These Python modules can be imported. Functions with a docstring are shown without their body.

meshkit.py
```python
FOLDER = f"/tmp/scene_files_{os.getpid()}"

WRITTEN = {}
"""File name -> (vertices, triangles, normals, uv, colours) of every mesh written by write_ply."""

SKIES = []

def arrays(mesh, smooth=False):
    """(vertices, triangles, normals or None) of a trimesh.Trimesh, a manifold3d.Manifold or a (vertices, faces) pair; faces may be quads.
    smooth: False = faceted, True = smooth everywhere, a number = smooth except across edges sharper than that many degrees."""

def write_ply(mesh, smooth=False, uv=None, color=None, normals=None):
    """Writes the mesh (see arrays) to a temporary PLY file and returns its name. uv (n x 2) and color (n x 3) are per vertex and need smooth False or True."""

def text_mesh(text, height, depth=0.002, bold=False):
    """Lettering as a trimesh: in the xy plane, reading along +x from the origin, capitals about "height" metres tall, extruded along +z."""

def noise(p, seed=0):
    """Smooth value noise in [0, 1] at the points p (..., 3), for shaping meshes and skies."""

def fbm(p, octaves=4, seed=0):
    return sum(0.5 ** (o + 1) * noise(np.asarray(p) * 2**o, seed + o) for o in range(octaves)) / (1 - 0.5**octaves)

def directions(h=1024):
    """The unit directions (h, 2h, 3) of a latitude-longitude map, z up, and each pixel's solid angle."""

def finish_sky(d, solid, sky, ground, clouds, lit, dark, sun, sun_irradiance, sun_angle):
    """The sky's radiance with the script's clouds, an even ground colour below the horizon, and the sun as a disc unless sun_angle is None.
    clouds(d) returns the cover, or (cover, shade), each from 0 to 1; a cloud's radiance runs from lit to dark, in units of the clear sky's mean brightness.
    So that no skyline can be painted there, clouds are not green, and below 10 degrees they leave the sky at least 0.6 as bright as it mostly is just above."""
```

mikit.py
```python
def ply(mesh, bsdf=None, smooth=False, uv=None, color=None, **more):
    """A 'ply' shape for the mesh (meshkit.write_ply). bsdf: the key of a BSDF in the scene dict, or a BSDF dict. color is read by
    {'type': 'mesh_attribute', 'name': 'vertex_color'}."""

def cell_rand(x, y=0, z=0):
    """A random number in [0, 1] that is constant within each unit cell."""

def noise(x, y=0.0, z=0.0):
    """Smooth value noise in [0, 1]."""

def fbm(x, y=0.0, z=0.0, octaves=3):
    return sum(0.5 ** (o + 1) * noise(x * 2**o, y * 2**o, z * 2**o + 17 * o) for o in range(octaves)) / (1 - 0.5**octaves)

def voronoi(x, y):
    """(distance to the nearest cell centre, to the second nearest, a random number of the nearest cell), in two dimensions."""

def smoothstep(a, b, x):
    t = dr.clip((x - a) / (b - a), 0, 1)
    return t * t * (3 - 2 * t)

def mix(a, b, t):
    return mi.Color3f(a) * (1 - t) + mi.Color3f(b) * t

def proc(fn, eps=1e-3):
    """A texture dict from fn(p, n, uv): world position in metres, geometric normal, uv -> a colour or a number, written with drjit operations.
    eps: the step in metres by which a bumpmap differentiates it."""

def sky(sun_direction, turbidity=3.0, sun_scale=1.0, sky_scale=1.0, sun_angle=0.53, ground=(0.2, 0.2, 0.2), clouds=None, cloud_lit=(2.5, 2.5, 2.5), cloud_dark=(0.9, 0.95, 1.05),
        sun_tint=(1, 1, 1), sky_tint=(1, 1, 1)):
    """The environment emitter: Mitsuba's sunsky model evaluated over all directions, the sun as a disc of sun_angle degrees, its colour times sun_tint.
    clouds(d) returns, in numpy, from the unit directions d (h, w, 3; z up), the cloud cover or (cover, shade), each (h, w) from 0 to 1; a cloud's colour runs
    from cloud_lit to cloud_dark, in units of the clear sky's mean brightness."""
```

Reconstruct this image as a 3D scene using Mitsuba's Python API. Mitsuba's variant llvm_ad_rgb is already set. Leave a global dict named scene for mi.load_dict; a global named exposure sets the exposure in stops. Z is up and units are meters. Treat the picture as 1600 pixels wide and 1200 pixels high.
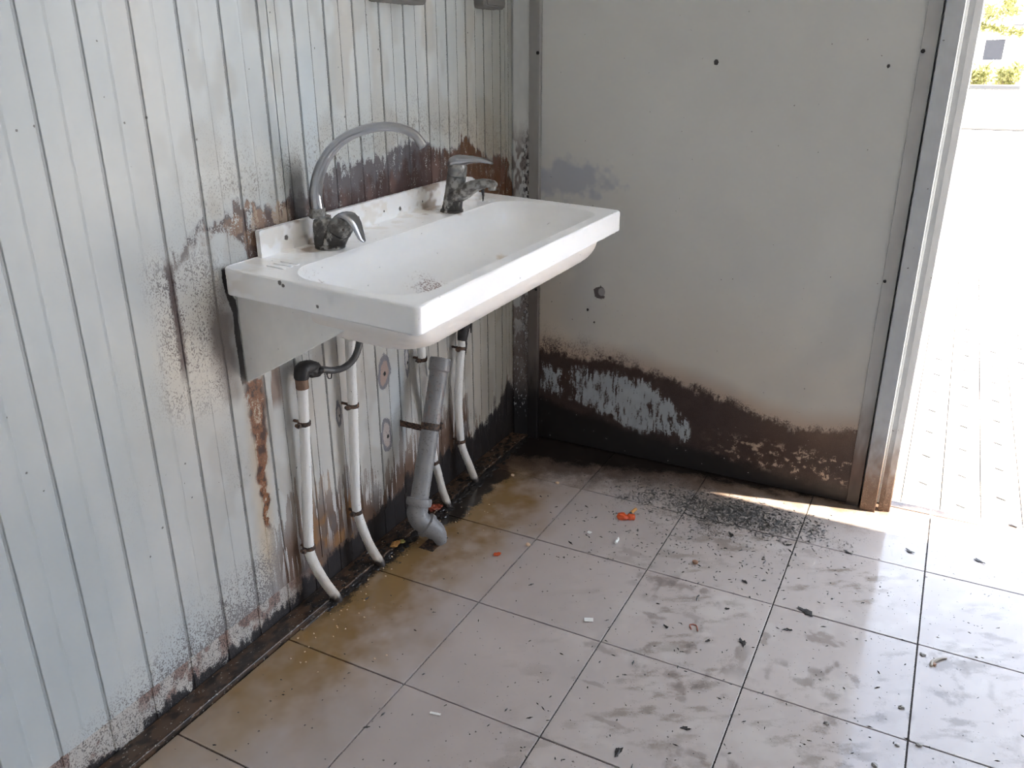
import math
import numpy as np
import trimesh
import manifold3d as m3
import drjit as dr
import mitsuba as mi
import mikit
from mikit import proc, noise, fbm, voronoi, cell_rand, smoothstep, mix
from shapely.geometry import Polygon

rng = np.random.default_rng(7)
T = mi.ScalarTransform4f

# ------------------------------------------------------------------ camera, sky, exposure
TILE = 0.33
yaw, pitch, roll, foc = .4815, .3765, -.0035, 1296.5
CAM = np.array([3.676, -3.556, 3.876]) * TILE
fwd = np.array([-math.sin(yaw) * math.cos(pitch), math.cos(yaw) * math.cos(pitch), -math.sin(pitch)])
right = np.array([math.cos(yaw), math.sin(yaw), 0])
upv = np.cross(right, fwd)
up = -math.sin(roll) * right + math.cos(roll) * upv
scene = {
    'type': 'scene',
    'camera': {'type': 'perspective', 'fov': math.degrees(2 * math.atan(800 / foc)), 'fov_axis': 'x',
               'near_clip': 0.02, 'far_clip': 200.0,
               'to_world': T().look_at(origin=CAM.tolist(), target=(CAM + fwd).tolist(), up=up.tolist())},
}
exposure = 4.22
SUN_AZ, SUN_EL = math.radians(12.0), math.radians(72.3)
sun = [math.cos(SUN_AZ) * math.cos(SUN_EL), math.sin(SUN_AZ) * math.cos(SUN_EL), math.sin(SUN_EL)]


def haze(d):
    import meshkit
    c = meshkit.fbm(d * np.array([3, 3, 5]), 4, 5)
    return np.clip(.35 + 1.1 * (c - .42), 0, .85), np.clip(1.2 * (c - .55), 0, 1)


scene['sky'] = mikit.sky(sun, turbidity=4.0, ground=(.35, .34, .32), clouds=haze, cloud_lit=(2.7, 2.8, 3.0), cloud_dark=(1.5, 1.58, 1.7))
labels = {}


# ------------------------------------------------------------------ helpers
def key_free(k):
    if k not in scene and k not in things:
        return k
    n = 1
    while f'{k}_{n:03d}' in scene or f'{k}_{n:03d}' in things:
        n += 1
    return f'{k}_{n:03d}'


things = set()


def obj(name, mesh, bsdf, parent=None, smooth=False, label=None):
    k = key_free(name if parent is None else parent + '__' + name)
    scene[k] = mesh if isinstance(mesh, dict) else mikit.ply(mesh, bsdf, smooth=smooth)
    if label:
        labels[k] = {'label': label}
    return k


def thing(name, label, cat, group=None, kind=None):
    k = key_free(name)
    things.add(k)
    tag(k, label, cat, group, kind)
    return k


def tag(k, label=None, cat=None, group=None, kind=None):
    d = labels.setdefault(k, {})
    for a, b in (('label', label), ('category', cat), ('group', group), ('kind', kind)):
        if b:
            d[a] = b
    return k


def struct(name, label=None):
    things.add(name)
    labels[name] = {'kind': 'structure'}
    if label:
        labels[name]['label'] = label
    return name


def box(x0, x1, y0, y1, z0, z1, bevel=0.0):
    if bevel <= 0:
        b = trimesh.creation.box(extents=[x1 - x0, y1 - y0, z1 - z0])
        b.apply_translation([(x0 + x1) / 2, (y0 + y1) / 2, (z0 + z1) / 2])
        return b
    pts = []
    b = bevel
    for X, sx in ((x0, 1), (x1, -1)):
        for Y, sy in ((y0, 1), (y1, -1)):
            for Z, sz in ((z0, 1), (z1, -1)):
                pts += [[X + sx * b, Y + sy * b, Z], [X + sx * b, Y, Z + sz * b], [X, Y + sy * b, Z + sz * b]]
    return m3m(m3.Manifold.hull_points(np.array(pts)))


def m3m(m):
    g = m.to_mesh()
    return trimesh.Trimesh(np.array(g.vert_properties)[:, :3], np.array(g.tri_verts), process=False)


def tm(m):
    return m3.Manifold(m3.Mesh(np.asarray(m.vertices, np.float32), np.asarray(m.faces, np.uint32)))


def prism(poly, z0, z1):
    """polygon in xy extruded along z"""
    g = trimesh.creation.extrude_polygon(Polygon(poly), z1 - z0, engine='earcut')
    g.apply_translation([0, 0, z0])
    return g


def loft(rings, caps=True):
    """rings of equal vertex count, closed loops"""
    n = len(rings[0])
    v = np.vstack(rings)
    f = []
    for k in range(len(rings) - 1):
        for i in range(n):
            a, b, c, d = k * n + i, k * n + (i + 1) % n, (k + 1) * n + (i + 1) % n, (k + 1) * n + i
            f += [[a, b, c], [a, c, d]]
    if caps:
        c0, c1 = len(v), len(v) + 1
        v = np.vstack([v, np.mean(rings[0], 0), np.mean(rings[-1], 0)])
        L = (len(rings) - 1) * n
        for i in range(n):
            f += [[c0, (i + 1) % n, i], [c1, L + i, L + (i + 1) % n]]
    g = trimesh.Trimesh(v, f, process=False)
    if caps and g.volume < 0:
        g.invert()
    return g


def catmull(P, n=8):
    P = np.asarray(P, float)
    Q = np.vstack([2 * P[0] - P[1], P, 2 * P[-1] - P[-2]])
    out = []
    for i in range(len(P) - 1):
        a, b, c, d = Q[i:i + 4]
        for t in np.linspace(0, 1, n, endpoint=False):
            out.append(.5 * (2 * b + (c - a) * t + (2 * a - 5 * b + 4 * c - d) * t * t + (3 * b - a - 3 * c + d) * t ** 3))
    out.append(P[-1])
    return np.array(out)


def tube(path, rad, n=16, flat=None, side=None):
    """swept circle (or ellipse: flat = thickness factor across 'side')"""
    path = np.asarray(path, float)
    rad = np.broadcast_to(rad, len(path)) if np.ndim(rad) == 0 or len(np.atleast_1d(rad)) == len(path) else np.interp(np.linspace(0, 1, len(path)), np.linspace(0, 1, len(rad)), rad)
    tan = np.gradient(path, axis=0)
    tan /= np.linalg.norm(tan, axis=1, keepdims=True)
    u = np.cross(tan[0], side if side is not None else [0.13, 0.97, 0.2])
    u /= np.linalg.norm(u)
    rings = []
    for p, t, r in zip(path, tan, rad):
        u = u - t * (u @ t)
        u /= np.linalg.norm(u)
        w = np.cross(t, u)
        a = np.arange(n) / n * 2 * np.pi
        fl = 1.0 if flat is None else flat
        rings.append(p + r * (np.cos(a)[:, None] * u * fl + np.sin(a)[:, None] * w))
    return loft(rings)


def lathe(prof, n=24, axis=(0, 0, 1), at=(0, 0, 0)):
    """prof: (radius, height) from bottom to top, closed with caps"""
    a = np.arange(n) / n * 2 * np.pi
    rings = [np.c_[r * np.cos(a), r * np.sin(a), np.full(n, h)] for r, h in prof]
    g = loft(rings)
    g.apply_transform(trimesh.geometry.align_vectors([0, 0, 1], np.asarray(axis, float) / np.linalg.norm(axis)))
    g.apply_translation(at)
    return g


def rrect(x0, x1, y0, y1, r, z, n=8):
    pts = []
    for cx, cy, a0 in ((x1 - r, y1 - r, 0), (x0 + r, y1 - r, 90), (x0 + r, y0 + r, 180), (x1 - r, y0 + r, 270)):
        for k in range(n + 1):
            a = math.radians(a0 + 90 * k / n)
            pts.append([cx + r * math.cos(a), cy + r * math.sin(a), z])
    return np.array(pts)


def cat(*ms):
    return trimesh.util.concatenate([m for g in ms for m in (g if isinstance(g, (list, tuple)) else [g])])


def lump(r, at, seed, sq=(1, 1, 1), sub=2, amp=.35):
    g = trimesh.creation.icosphere(subdivisions=sub, radius=1)
    import meshkit
    d = 1 + amp * (meshkit.noise(g.vertices * 1.7 + seed * 3.1, seed) - .5) * 2
    g.vertices = g.vertices * d[:, None] * np.array(sq) * r + np.array(at)
    return g


# ------------------------------------------------------------------ materials
def pw(x, pts):
    """piecewise linear function of x through pts"""
    r = mi.Float(pts[0][1])
    for (a, b), (c, d) in zip(pts[:-1], pts[1:]):
        r = r + (d - b) / (c - a) * dr.clip(x - a, 0, c - a)
    return r


def band(x, a, b, w):
    return smoothstep(a - w, a + w, x) * (1 - smoothstep(b - w, b + w, x))


def ell(x, y, cx, cy, rx, ry, wob=0.0):
    return dr.sqrt(dr.square((x - cx) / rx) + dr.square((y - cy) / ry)) + wob


def specks(x, y, scale, dens, size=.22, seed=0.0):
    """small round specks: one candidate per cell, dens = share of the cells that carry one"""
    d, _, w = voronoi(x * scale + seed, y * scale + seed * .7)
    return dr.select((w < dens) & (d < size * (.4 + w / dr.maximum(dens, 1e-3))), 1.0, 0.0)


MAJOR0, PITCH = .178, .1007


def col_wall_left(p, n, uv):
    u, v = p.y, p.z
    big = fbm(u * 3, v * 3, 1.0)
    streak = fbm(u * 110, v * 7, 2.0, octaves=2)
    fine = fbm(u * 520, v * 380, 5.0, octaves=3)
    mid = fbm(u * 32, v * 26, 9.0)
    strip = cell_rand(dr.floor((u - MAJOR0) / (PITCH / 2)), 3.0)
    c = mi.Color3f(.445, .477, .487) * (.93 + .14 * big)
    c = mix(c, mi.Color3f(.54, .54, .52), smoothstep(.4, .75, fbm(u * 9, v * 3, 3.3)) * .6)
    c = mix(c, c * mi.Color3f(1.06, .97, .90), smoothstep(.85, .5, v) * smoothstep(-.35, .05, u) * .9)
    c = mix(c, c * mi.Color3f(.86, .82, .78), smoothstep(.48, .66, fbm(u * 14, v * 8, 55.0)) * smoothstep(-.3, .1, u) * .7)
    # bluish old paint showing on some strips near the tap
    c = mix(c, (.43, .51, .58), smoothstep(.5, .9, strip) * band(u, .22, .62, .02) * band(v, 1.0, 1.28, .08) * .6)
    c = mix(c, (.50, .60, .68), band(u, .53, .60, .012) * band(v, .25, .5, .07) * .35)
    # grime in the grooves
    g = dr.abs((u - MAJOR0) / PITCH - dr.round((u - MAJOR0) / PITCH)) * PITCH
    g2 = dr.abs((u - MAJOR0) / PITCH + .5 - dr.round((u - MAJOR0) / PITCH + .5)) * PITCH
    near = dr.clip(pw(u, [(-.6, .0), (-.2, .25), (.1, .55), (.5, .8), (.9, 1.0), (1.3, 1.0)]) + .25 * (mid - .5) + .35 * smoothstep(1.25, .95, v) * smoothstep(-.3, .1, u), 0, 1)
    c = c * (1 - .55 * near * (1 - smoothstep(.0016, .0042, g)) * (.5 + .9 * mid))
    c = c * (1 - .55 * near * (1 - smoothstep(.0006, .0022, g2)) * (.4 + 1.0 * mid) * smoothstep(.15, .65, near))
    c = c * (1 - .30 * (1 - smoothstep(.0015, .0042, g)))
    # scattered dark dots
    c = mix(c, (.09, .085, .08), specks(u, v, 26, .05, .045, 1.3) * .8)
    dotted = smoothstep(.55, .70, fbm(u * 9, v * 6, 21.0)) * smoothstep(.75, .1, dr.abs(u - .3)) * smoothstep(1.25, .95, v) * .5
    c = mix(c, (.20, .18, .17), smoothstep(.64, .72, fine) * dotted)
    # ---- dark splash stain above the basin
    top = pw(u, [(-.2, .87), (-.126, .935), (-.06, .965), (0, .99), (.06, 1.01), (.17, .995), (.25, 1.01), (.32, 1.03), (.39, 1.04), (.569, 1.055),
                 (.654, 1.065), (.72, 1.085), (.80, 1.055), (.90, 1.04), (.96, 1.075), (1.02, 1.03), (1.215, .98), (1.27, .90)])
    edge = top + .035 * (streak - .5) + .06 * (mid - .5) + .03 * (fine - .5)
    low = pw(u, [(-.2, .90), (-.126, .91), (0, .955), (.05, .955), (.10, .84), (1.3, .80)]) + .10 * (mid - .5) + .03 * (fine - .5)
    inside = smoothstep(edge + .006, edge - .006, v) * smoothstep(low - .012, low + .012, v) * smoothstep(-.19, -.12, u)
    depth = edge - v
    brown = mix((.062, .034, .031), (.115, .052, .026), smoothstep(.75, 1.0, u + .1 * (mid - .5)))
    brown = mix(brown, (.17, .10, .085), smoothstep(.55, .75, fbm(u * 20, v * 12, 31.0)) * .6)
    brown = mix(brown, mix((.24, .15, .10), (.11, .075, .065), smoothstep(.42, .58, fbm(u * 34, v * 30, 35.0))), smoothstep(.24, .16, u) * .85)
    fringe = mi.Color3f(.105, .096, .104)
    fw = pw(u, [(-.2, .05), (-.03, .03), (.0, .012), (.2, .012), (.28, .03), (.45, .055), (.72, .05), (.80, .008), (1.2, .01)])
    sc = mix(fringe, brown, smoothstep(fw * .6, fw * 1.5, depth + .03 * (mid - .5)))
    peel = smoothstep(.52, .62, fbm(u * 40, v * 14, 41.0) * .8 + .2 * fine) * band(u, .06, .22, .02)
    sc = mix(sc, (.42, .33, .25), peel * .75)
    sc = mix(sc, (.36, .33, .33), specks(u, v, 75, .05, .13, 4.0) * .6)
    holes = smoothstep(.645, .72, fine * .55 + fbm(u * 90, v * 40, 12.0) * .45 + .17 * smoothstep(.030, .0, depth) + .05 * smoothstep(.25, .05, u))
    c = mix(c, sc, inside * (1 - holes * .8))
    halo = smoothstep(.16, 0., v - top) * smoothstep(-.15, .05, u) * smoothstep(-.01, .02, v - edge)
    c = mix(c, (.10, .09, .085), smoothstep(.64, .72, fine + .12 * halo * smoothstep(.4, .65, mid)) * halo * .7)
    c = mix(c, c * mi.Color3f(.66, .62, .55), smoothstep(.75, 1.22, u) * .9)  # whole wall height: colour darker and warmer towards the corner
    c = mix(c, c * mi.Color3f(.80, .72, .62), halo * .35 + .4 * band(u, .9, 1.27, .08) * band(v, .85, 1.2, .12))
    c = c * (1 - .85 * band(u, .222, .266, .010) * band(v, .88, 1.06, .035) * smoothstep(.25, .55, streak + .2))
    # ---- flaking strip left of the basin
    flake = band(u, -.175, -.02, .03) * band(v, .62, .93, .05)
    c = mix(c, (.70, .62, .52), flake * .35)
    c = mix(c, (.085, .062, .058), smoothstep(.59, .68, fine + .40 * (mid - .5) + .04 * smoothstep(-.10, -.15, u)) * flake * .7)
    gl = dr.abs(u + .125 - .007 * (mid - .5))
    c = mix(c, (.075, .045, .042), smoothstep(.013, .004, gl - .006 * (fine - .4)) * band(v, .70, .92, .03) * .9)
    # ---- brown smear plus the basin's soft shadow, painted in beside the bracket
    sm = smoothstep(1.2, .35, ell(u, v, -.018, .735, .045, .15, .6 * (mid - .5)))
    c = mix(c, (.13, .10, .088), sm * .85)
    # shadow of the gap painted black beside the bracket and behind the rim
    gap_shade = smoothstep(.0080, .0055, dr.abs(u - .0215 + .0135 * smoothstep(.79, .85, v)) - .008 * (mid - .4) - .003 * (fine - .5)) * band(v, .63, .885, .004)
    c = mix(c, (.020, .016, .016), gap_shade * .96)
    # ---- rust run below the bracket
    ru = smoothstep(1.15, .35, dr.abs(u - .045 - .05 * (v - .5) - .02 * (fbm(v * 30, 2.0) - .5)) / pw(v, [(.24, .008), (.34, .014), (.45, .022), (.58, .036), (.65, .036)])) * band(v, .27, .635, .02)
    c = mix(c, (.50, .36, .20), smoothstep(1.1, .0, dr.abs(u - .04 - .05 * (v - .5)) / .04) * band(v, .16, .62, .07) * .55)
    rn = fbm(u * 75, v * 50, 78.0) * .7 + fine * .3
    c = mix(c, mix((.20, .075, .028), (.055, .022, .013), smoothstep(.48, .60, rn)), dr.clip(ru * 1.25, 0, 1) * smoothstep(.33, .50, rn + .22 * (ru - .6)))
    c = mix(c, (.16, .09, .06), band(u, .06, .13, .012) * band(v, .55, .66, .02) * smoothstep(.45, .55, streak) * .8)
    # ---- dirt rising from the floor
    d = pw(u, [(-.9, .02), (-.55, .05), (-.38, .12), (-.17, .18), (-.014, .21), (.05, .24), (.10, .27), (.20, .29), (.32, .29), (.40, .20), (.47, .18),
               (.53, .24), (.61, .27), (.72, .27), (.825, .30), (.93, .31), (.955, .17), (1.02, .15), (1.11, .16), (1.25, .21)])
    db = d + .17 * (streak - .5) + .09 * (mid - .5) + .03 * (fine - .5)
    wet = smoothstep(.0, .09, u)
    mott = smoothstep(.50, .62, fine * .75 + mid * .32 + .20 * smoothstep(d + .02, d * .2, v) - .05)
    inn = smoothstep(db + .008, db - .008, v)
    tone = mix((.105, .055, .034), (.20, .090, .024), smoothstep(.40, .6, fbm(u * 22, v * 18, 61.0)) * band(u, .14, .36, .04))
    tone = mix(tone, (.09, .085, .09), smoothstep(.55, .66, fbm(u * 18, v * 12, 63.0)) * .6)
    tone = mix(tone, (.55, .53, .52), smoothstep(.60, .66, fbm(u * 130, v * 9, 66.0)) * smoothstep(d * .25, d * .7, v) * .9)
    c = mix(c, tone, inn * wet * (.55 + .45 * smoothstep(d, d * .6, v)) * .95)
    c = mix(c, (.15, .135, .135), smoothstep(d + .06, d - .03, v + .05 * (mid - .5)) * (1 - wet) * mott * .85)
    black = pw(u, [(-.9, .008), (-.3, .022), (0, .035), (.3, .070), (.48, .10), (.60, .14), (.72, .13), (.9, .12), (1.05, .135), (1.25, .20)])
    bb = black + .06 * (mid - .5) + .035 * (streak - .5) + .02 * (fine - .5)
    c = mix(c, (.020, .018, .019), smoothstep(bb + .014, bb - .008, v) * (.93 + .07 * fine))
    # pinkish strip along the foot of the wall
    ft = band(v, -.02, .088, .003) * smoothstep(.25, -.02, u)
    c = mix(c, mix((.50, .46, .42), (.27, .17, .14), smoothstep(.42, .58, mid)), ft * smoothstep(bb - .006, bb + .012, v) * .85)
    c = mix(c, (.06, .05, .05), ft * smoothstep(.55, .62, fine + .2 * (mid - .5)) * .7)
    # ---- filled fixing holes
    for (cu, cv, rx, ry, pk) in ((.512, .491, .030, .052, 1.0), (.509, .307, .026, .050, .4), (.375, .455, .018, .045, 0.), (.315, .445, .012, .035, .2), (.62, .487, .012, .05, 0.)):
        e = ell(u, v, cu, cv, rx, ry, .7 * (mid - .5) + .25 * (fine - .5))
        c = mix(c, (.19, .185, .20), smoothstep(1.02, .92, e))
        c = mix(c, mix((.46, .43, .41), (.34, .25, .215), pk), smoothstep(.68, .55, e) * smoothstep(.3, .42, fine + .1))
        c = mix(c, (.03, .03, .03), smoothstep(.16, .08, ell(u, v, cu + .003, cv - .005, rx * 1.6, ry)))
    return dr.clip(c, 0.004, .85)


def col_panel(p, n, uv):
    u, v = p.x, p.z
    big = fbm(u * 3, v * 3, 7.0)
    mid = fbm(u * 30, v * 30, 19.0)
    fine = fbm(u * 480, v * 400, 15.0, octaves=3)
    streak = fbm(u * 190, v * 30, 12.0, octaves=3)
    c = mi.Color3f(.525, .525, .505) * (.95 + .10 * big)
    warm = smoothstep(.75, .25, v)
    c = mix(c, c * mi.Color3f(.98, .90, .82), warm * .8)
    c = mix(c, c * mi.Color3f(.85, .88, .93), smoothstep(.45, .65, fbm(u * 5, v * 4, 44.0)) * .5 * smoothstep(.9, .5, v))
    # blue-grey patch by the corner
    e = ell(u, v, .13, .915, .19, .075, .9 * (mid - .5))
    c = mix(c, (.30, .33, .40), smoothstep(1.0, .55, e) * .65)
    c = mix(c, c * mi.Color3f(.8, .72, .64), smoothstep(.28, .02, u) * band(v, .3, .75, .15) * .8)
    # dots
    c = mix(c, (.10, .085, .08), specks(u, v, 26, .06, .035, 2.2) * .7)
    c = mix(c, (.2, .16, .14), specks(u, v, 90, .06, .07, 5.2) * smoothstep(.95, .35, v) * .45)
    # old screw hole scar
    e = ell(u, v, .255, .564, .021, .022, 1.1 * (fbm(u * 120, v * 120, 3.0) - .5))
    c = mix(c, (.10, .085, .085), smoothstep(1.0, .9, e))
    c = mix(c, (.26, .25, .25), smoothstep(.75, .6, ell(u, v, .262, .566, .018, .02)))
    for (cu, cv, r) in ((.575, 1.261, .0065), (1.018, 1.252, .004), (.30, .345, .006), (.215, .50, .004), (.24, .46, .003)):
        c = mix(c, (.035, .03, .03), smoothstep(1.1, .85, ell(u, v, cu, cv, r, r * 1.2, .4 * (fine - .5))))
    # ---- dirt band
    d = pw(u, [(.0, .345), (.045, .340), (.178, .330), (.316, .335), (.428, .318), (.579, .292), (.706, .265), (.826, .228), (.943, .215), (1.085, .245), (1.2, .24)])
    db = d + .035 * (mid - .5) + .020 * (fine - .5) + .028 * (streak - .5)
    ins = smoothstep(db + .014, db - .012, v)
    c = mix(c, c * mi.Color3f(.72, .55, .45), smoothstep(d + .085, d, v) * .75)
    scat = smoothstep(d + .085 * smoothstep(.5, .1, u) + .03, d, v)
    c = mix(c, (.06, .038, .036), smoothstep(.60, .67, fine * .6 + mid * .4 + .10 * scat) * scat * .9)
    brown = mix((.030, .017, .016), (.042, .025, .021), fine)
    brown = mix(brown, (.15, .095, .065), smoothstep(.65, 1.05, u) * smoothstep(.10, .25, v) * (.25 + .8 * mid))
    c = mix(c, brown, ins * .97)
    # scrubbed bare patches
    lowp = pw(u, [(.05, .19), (.12, .18), (.18, .18), (.30, .135), (.42, .10), (.5, .12), (.56, .10), (.64, .10)])
    hip = pw(u, [(.05, .285), (.13, .27), (.178, .275), (.30, .29), (.43, .287), (.5, .245), (.54, .19), (.62, .14)])
    hip = hip + .06 * (fbm(u * 24, v * 24, 5.5) - .5)
    area = smoothstep(hip + .022, hip - .030, v) * smoothstep(lowp - .022, lowp + .02, v) * band(u, .055, .58, .02)
    gap = smoothstep(.02, .06, dr.abs(u - .15)) * .8 + .2
    pt = fbm(u * 70, v * 30, 88.0) * .35 + streak * .40 + fine * .30
    bare = smoothstep(.50, .55, pt + .20 * (area * gap - .58)) * smoothstep(.02, .35, area)
    c = mix(c, mi.Color3f(.33, .355, .375) * (.85 + .3 * mid), bare)
    # cream flecks on the right
    fl = smoothstep(.60, .66, fbm(u * 60, v * 75, 91.0) * .7 + .33 * fine) * band(v, .06, .15, .02) * smoothstep(.60, .85, u)
    c = mix(c, (.40, .31, .24), fl * .9)
    # black at the foot
    bl = pw(u, [(0, .17), (.15, .13), (.4, .095), (.6, .075), (.8, .055), (1.2, .04)]) + .03 * (mid - .5) + .012 * (fine - .5)
    c = mix(c, (.014, .012, .012), smoothstep(bl + .02, bl - .015, v))
    c = mix(c, (.35, .34, .33), specks(u, v, 60, .05, .08, 8.0) * smoothstep(.25, .1, v) * .8)
    return dr.clip(c, 0.004, .85)


def col_floor(p, n, uv):
    x, y = p.x, p.y
    tid = cell_rand(dr.floor(x / TILE), dr.floor(y / TILE), 5.0)
    big = fbm(x * 5 + tid * 9, y * 5, 2.0)
    mid = fbm(x * 26, y * 26, 4.0)
    fine = fbm(x * 300, y * 300, 8.0, octaves=3)
    c = mi.Color3f(.40, .352, .337) * (.90 + .20 * big) * (.96 + .08 * tid)
    c = mix(c, mi.Color3f(.47, .435, .42), smoothstep(.3, 1.3, x) * .6)
    # yellow-brown stain by the wall
    st = x - .12 * (fbm(x * 9, y * 7, 31.0) - .5) * 2
    ye = smoothstep(.37, .04, st) * smoothstep(-.6, .15, y) * smoothstep(1.2, .9, y)
    c = mix(c, (.22, .125, .038), dr.clip(ye * (.95 + 1.2 * (mid - .5)), 0, .95))
    ye2 = smoothstep(.20, .0, st) * smoothstep(-1.2, -.4, y)
    c = mix(c, (.26, .17, .075), ye2 * .55)
    # black mould along the channel
    bk = .030 + .05 * band(y, .60, 1.0, .05) + .05 * (mid - .5) + .025 * (fine - .5)
    c = mix(c, (.016, .015, .016), smoothstep(bk + .012, bk - .008, x) * smoothstep(.02, .25, y) * .95)
    # brown grime under the partition
    gy = pw(x, [(0, .95), (.2, 1.0), (.5, 1.09), (.8, 1.13), (1.2, 1.18), (1.5, 1.3), (2.5, 1.5)])
    gg = smoothstep(gy - .07, gy + .10, y + .10 * (mid - .5) + .05 * (fine - .5))
    c = mix(c, mix((.060, .038, .028), (.125, .080, .052), smoothstep(.45, .85, x)), gg * .88)
    bl = pw(x, [(0, 1.09), (.2, 1.13), (.45, 1.19), (.6, 1.225), (.9, 1.25), (1.3, 1.34), (2.5, 1.7)])
    c = mix(c, (.016, .012, .011), smoothstep(bl - .03, bl + .03, y + .07 * (mid - .5) + .03 * (fine - .5)))
    # fine black dust around the debris
    du = smoothstep(1.1, .2, ell(x, y, .76, 1.03, .42, .15, 1.2 * (mid - .5)))
    c = mix(c, (.045, .040, .038), smoothstep(.54, .62, fine + .26 * (du - .55)) * du * .9)
    # dried muddy foot marks
    a, b = x * .75 + y * .45, y * .75 - x * .45
    sm = fbm(a * 20, b * 48, 14.0, octaves=4)
    msk = smoothstep(.45, .9, x + .1 * mid) * smoothstep(1.15, .9, y) * smoothstep(1.75, 1.35, x)
    c = mix(c, (.20, .165, .14), smoothstep(.50, .78, sm + .16 * (fine - .5)) * smoothstep(.42, .62, fbm(x * 6, y * 6, 71.0)) * msk * .75)
    c = mix(c, (.15, .12, .105), smoothstep(.56, .78, fbm(x * 34 + 3, y * 22, 51.0) + .12 * (fine - .5)) * smoothstep(.45, .6, fbm(x * 5, y * 5, 72.0)) * msk * .6)
    c = mix(c, (.55, .53, .51), smoothstep(.5, .8, fbm(x * 16, y * 16, 33.0)) * msk * .3)
    for (cx, cy, rx, ry, s) in ((.72, .63, .09, .028, .7), (.60, .72, .05, .02, .4), (.84, .30, .028, .018, .8), (.87, .265, .024, .015, .8), (.885, .235, .02, .012, .6), (.83, .52, .04, .016, .4),
                                (1.0, .52, .014, .03, .6), (.66, .31, .05, .02, .5), (1.12, .58, .05, .03, .7), (.95, .10, .03, .012, .6), (.78, .10, .06, .010, .5), (.70, .19, .05, .008, .5), (.74, .48, .05, .012, .6)):
        e = ell(x, y, cx, cy, rx, ry, 1.3 * (fbm(x * 60, y * 60, 6.0) - .5))
        c = mix(c, (.17, .135, .12), smoothstep(1.0, .4, e) * s * .8)
    # specks
    c = mix(c, (.06, .055, .05), specks(x, y, 55, .07, .09, 3.0) * .8)
    c = mix(c, (.08, .07, .06), specks(x, y, 130, .08, .12, 6.0) * smoothstep(.25, .8, x) * .6)
    return dr.clip(c, 0.004, .8)


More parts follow.
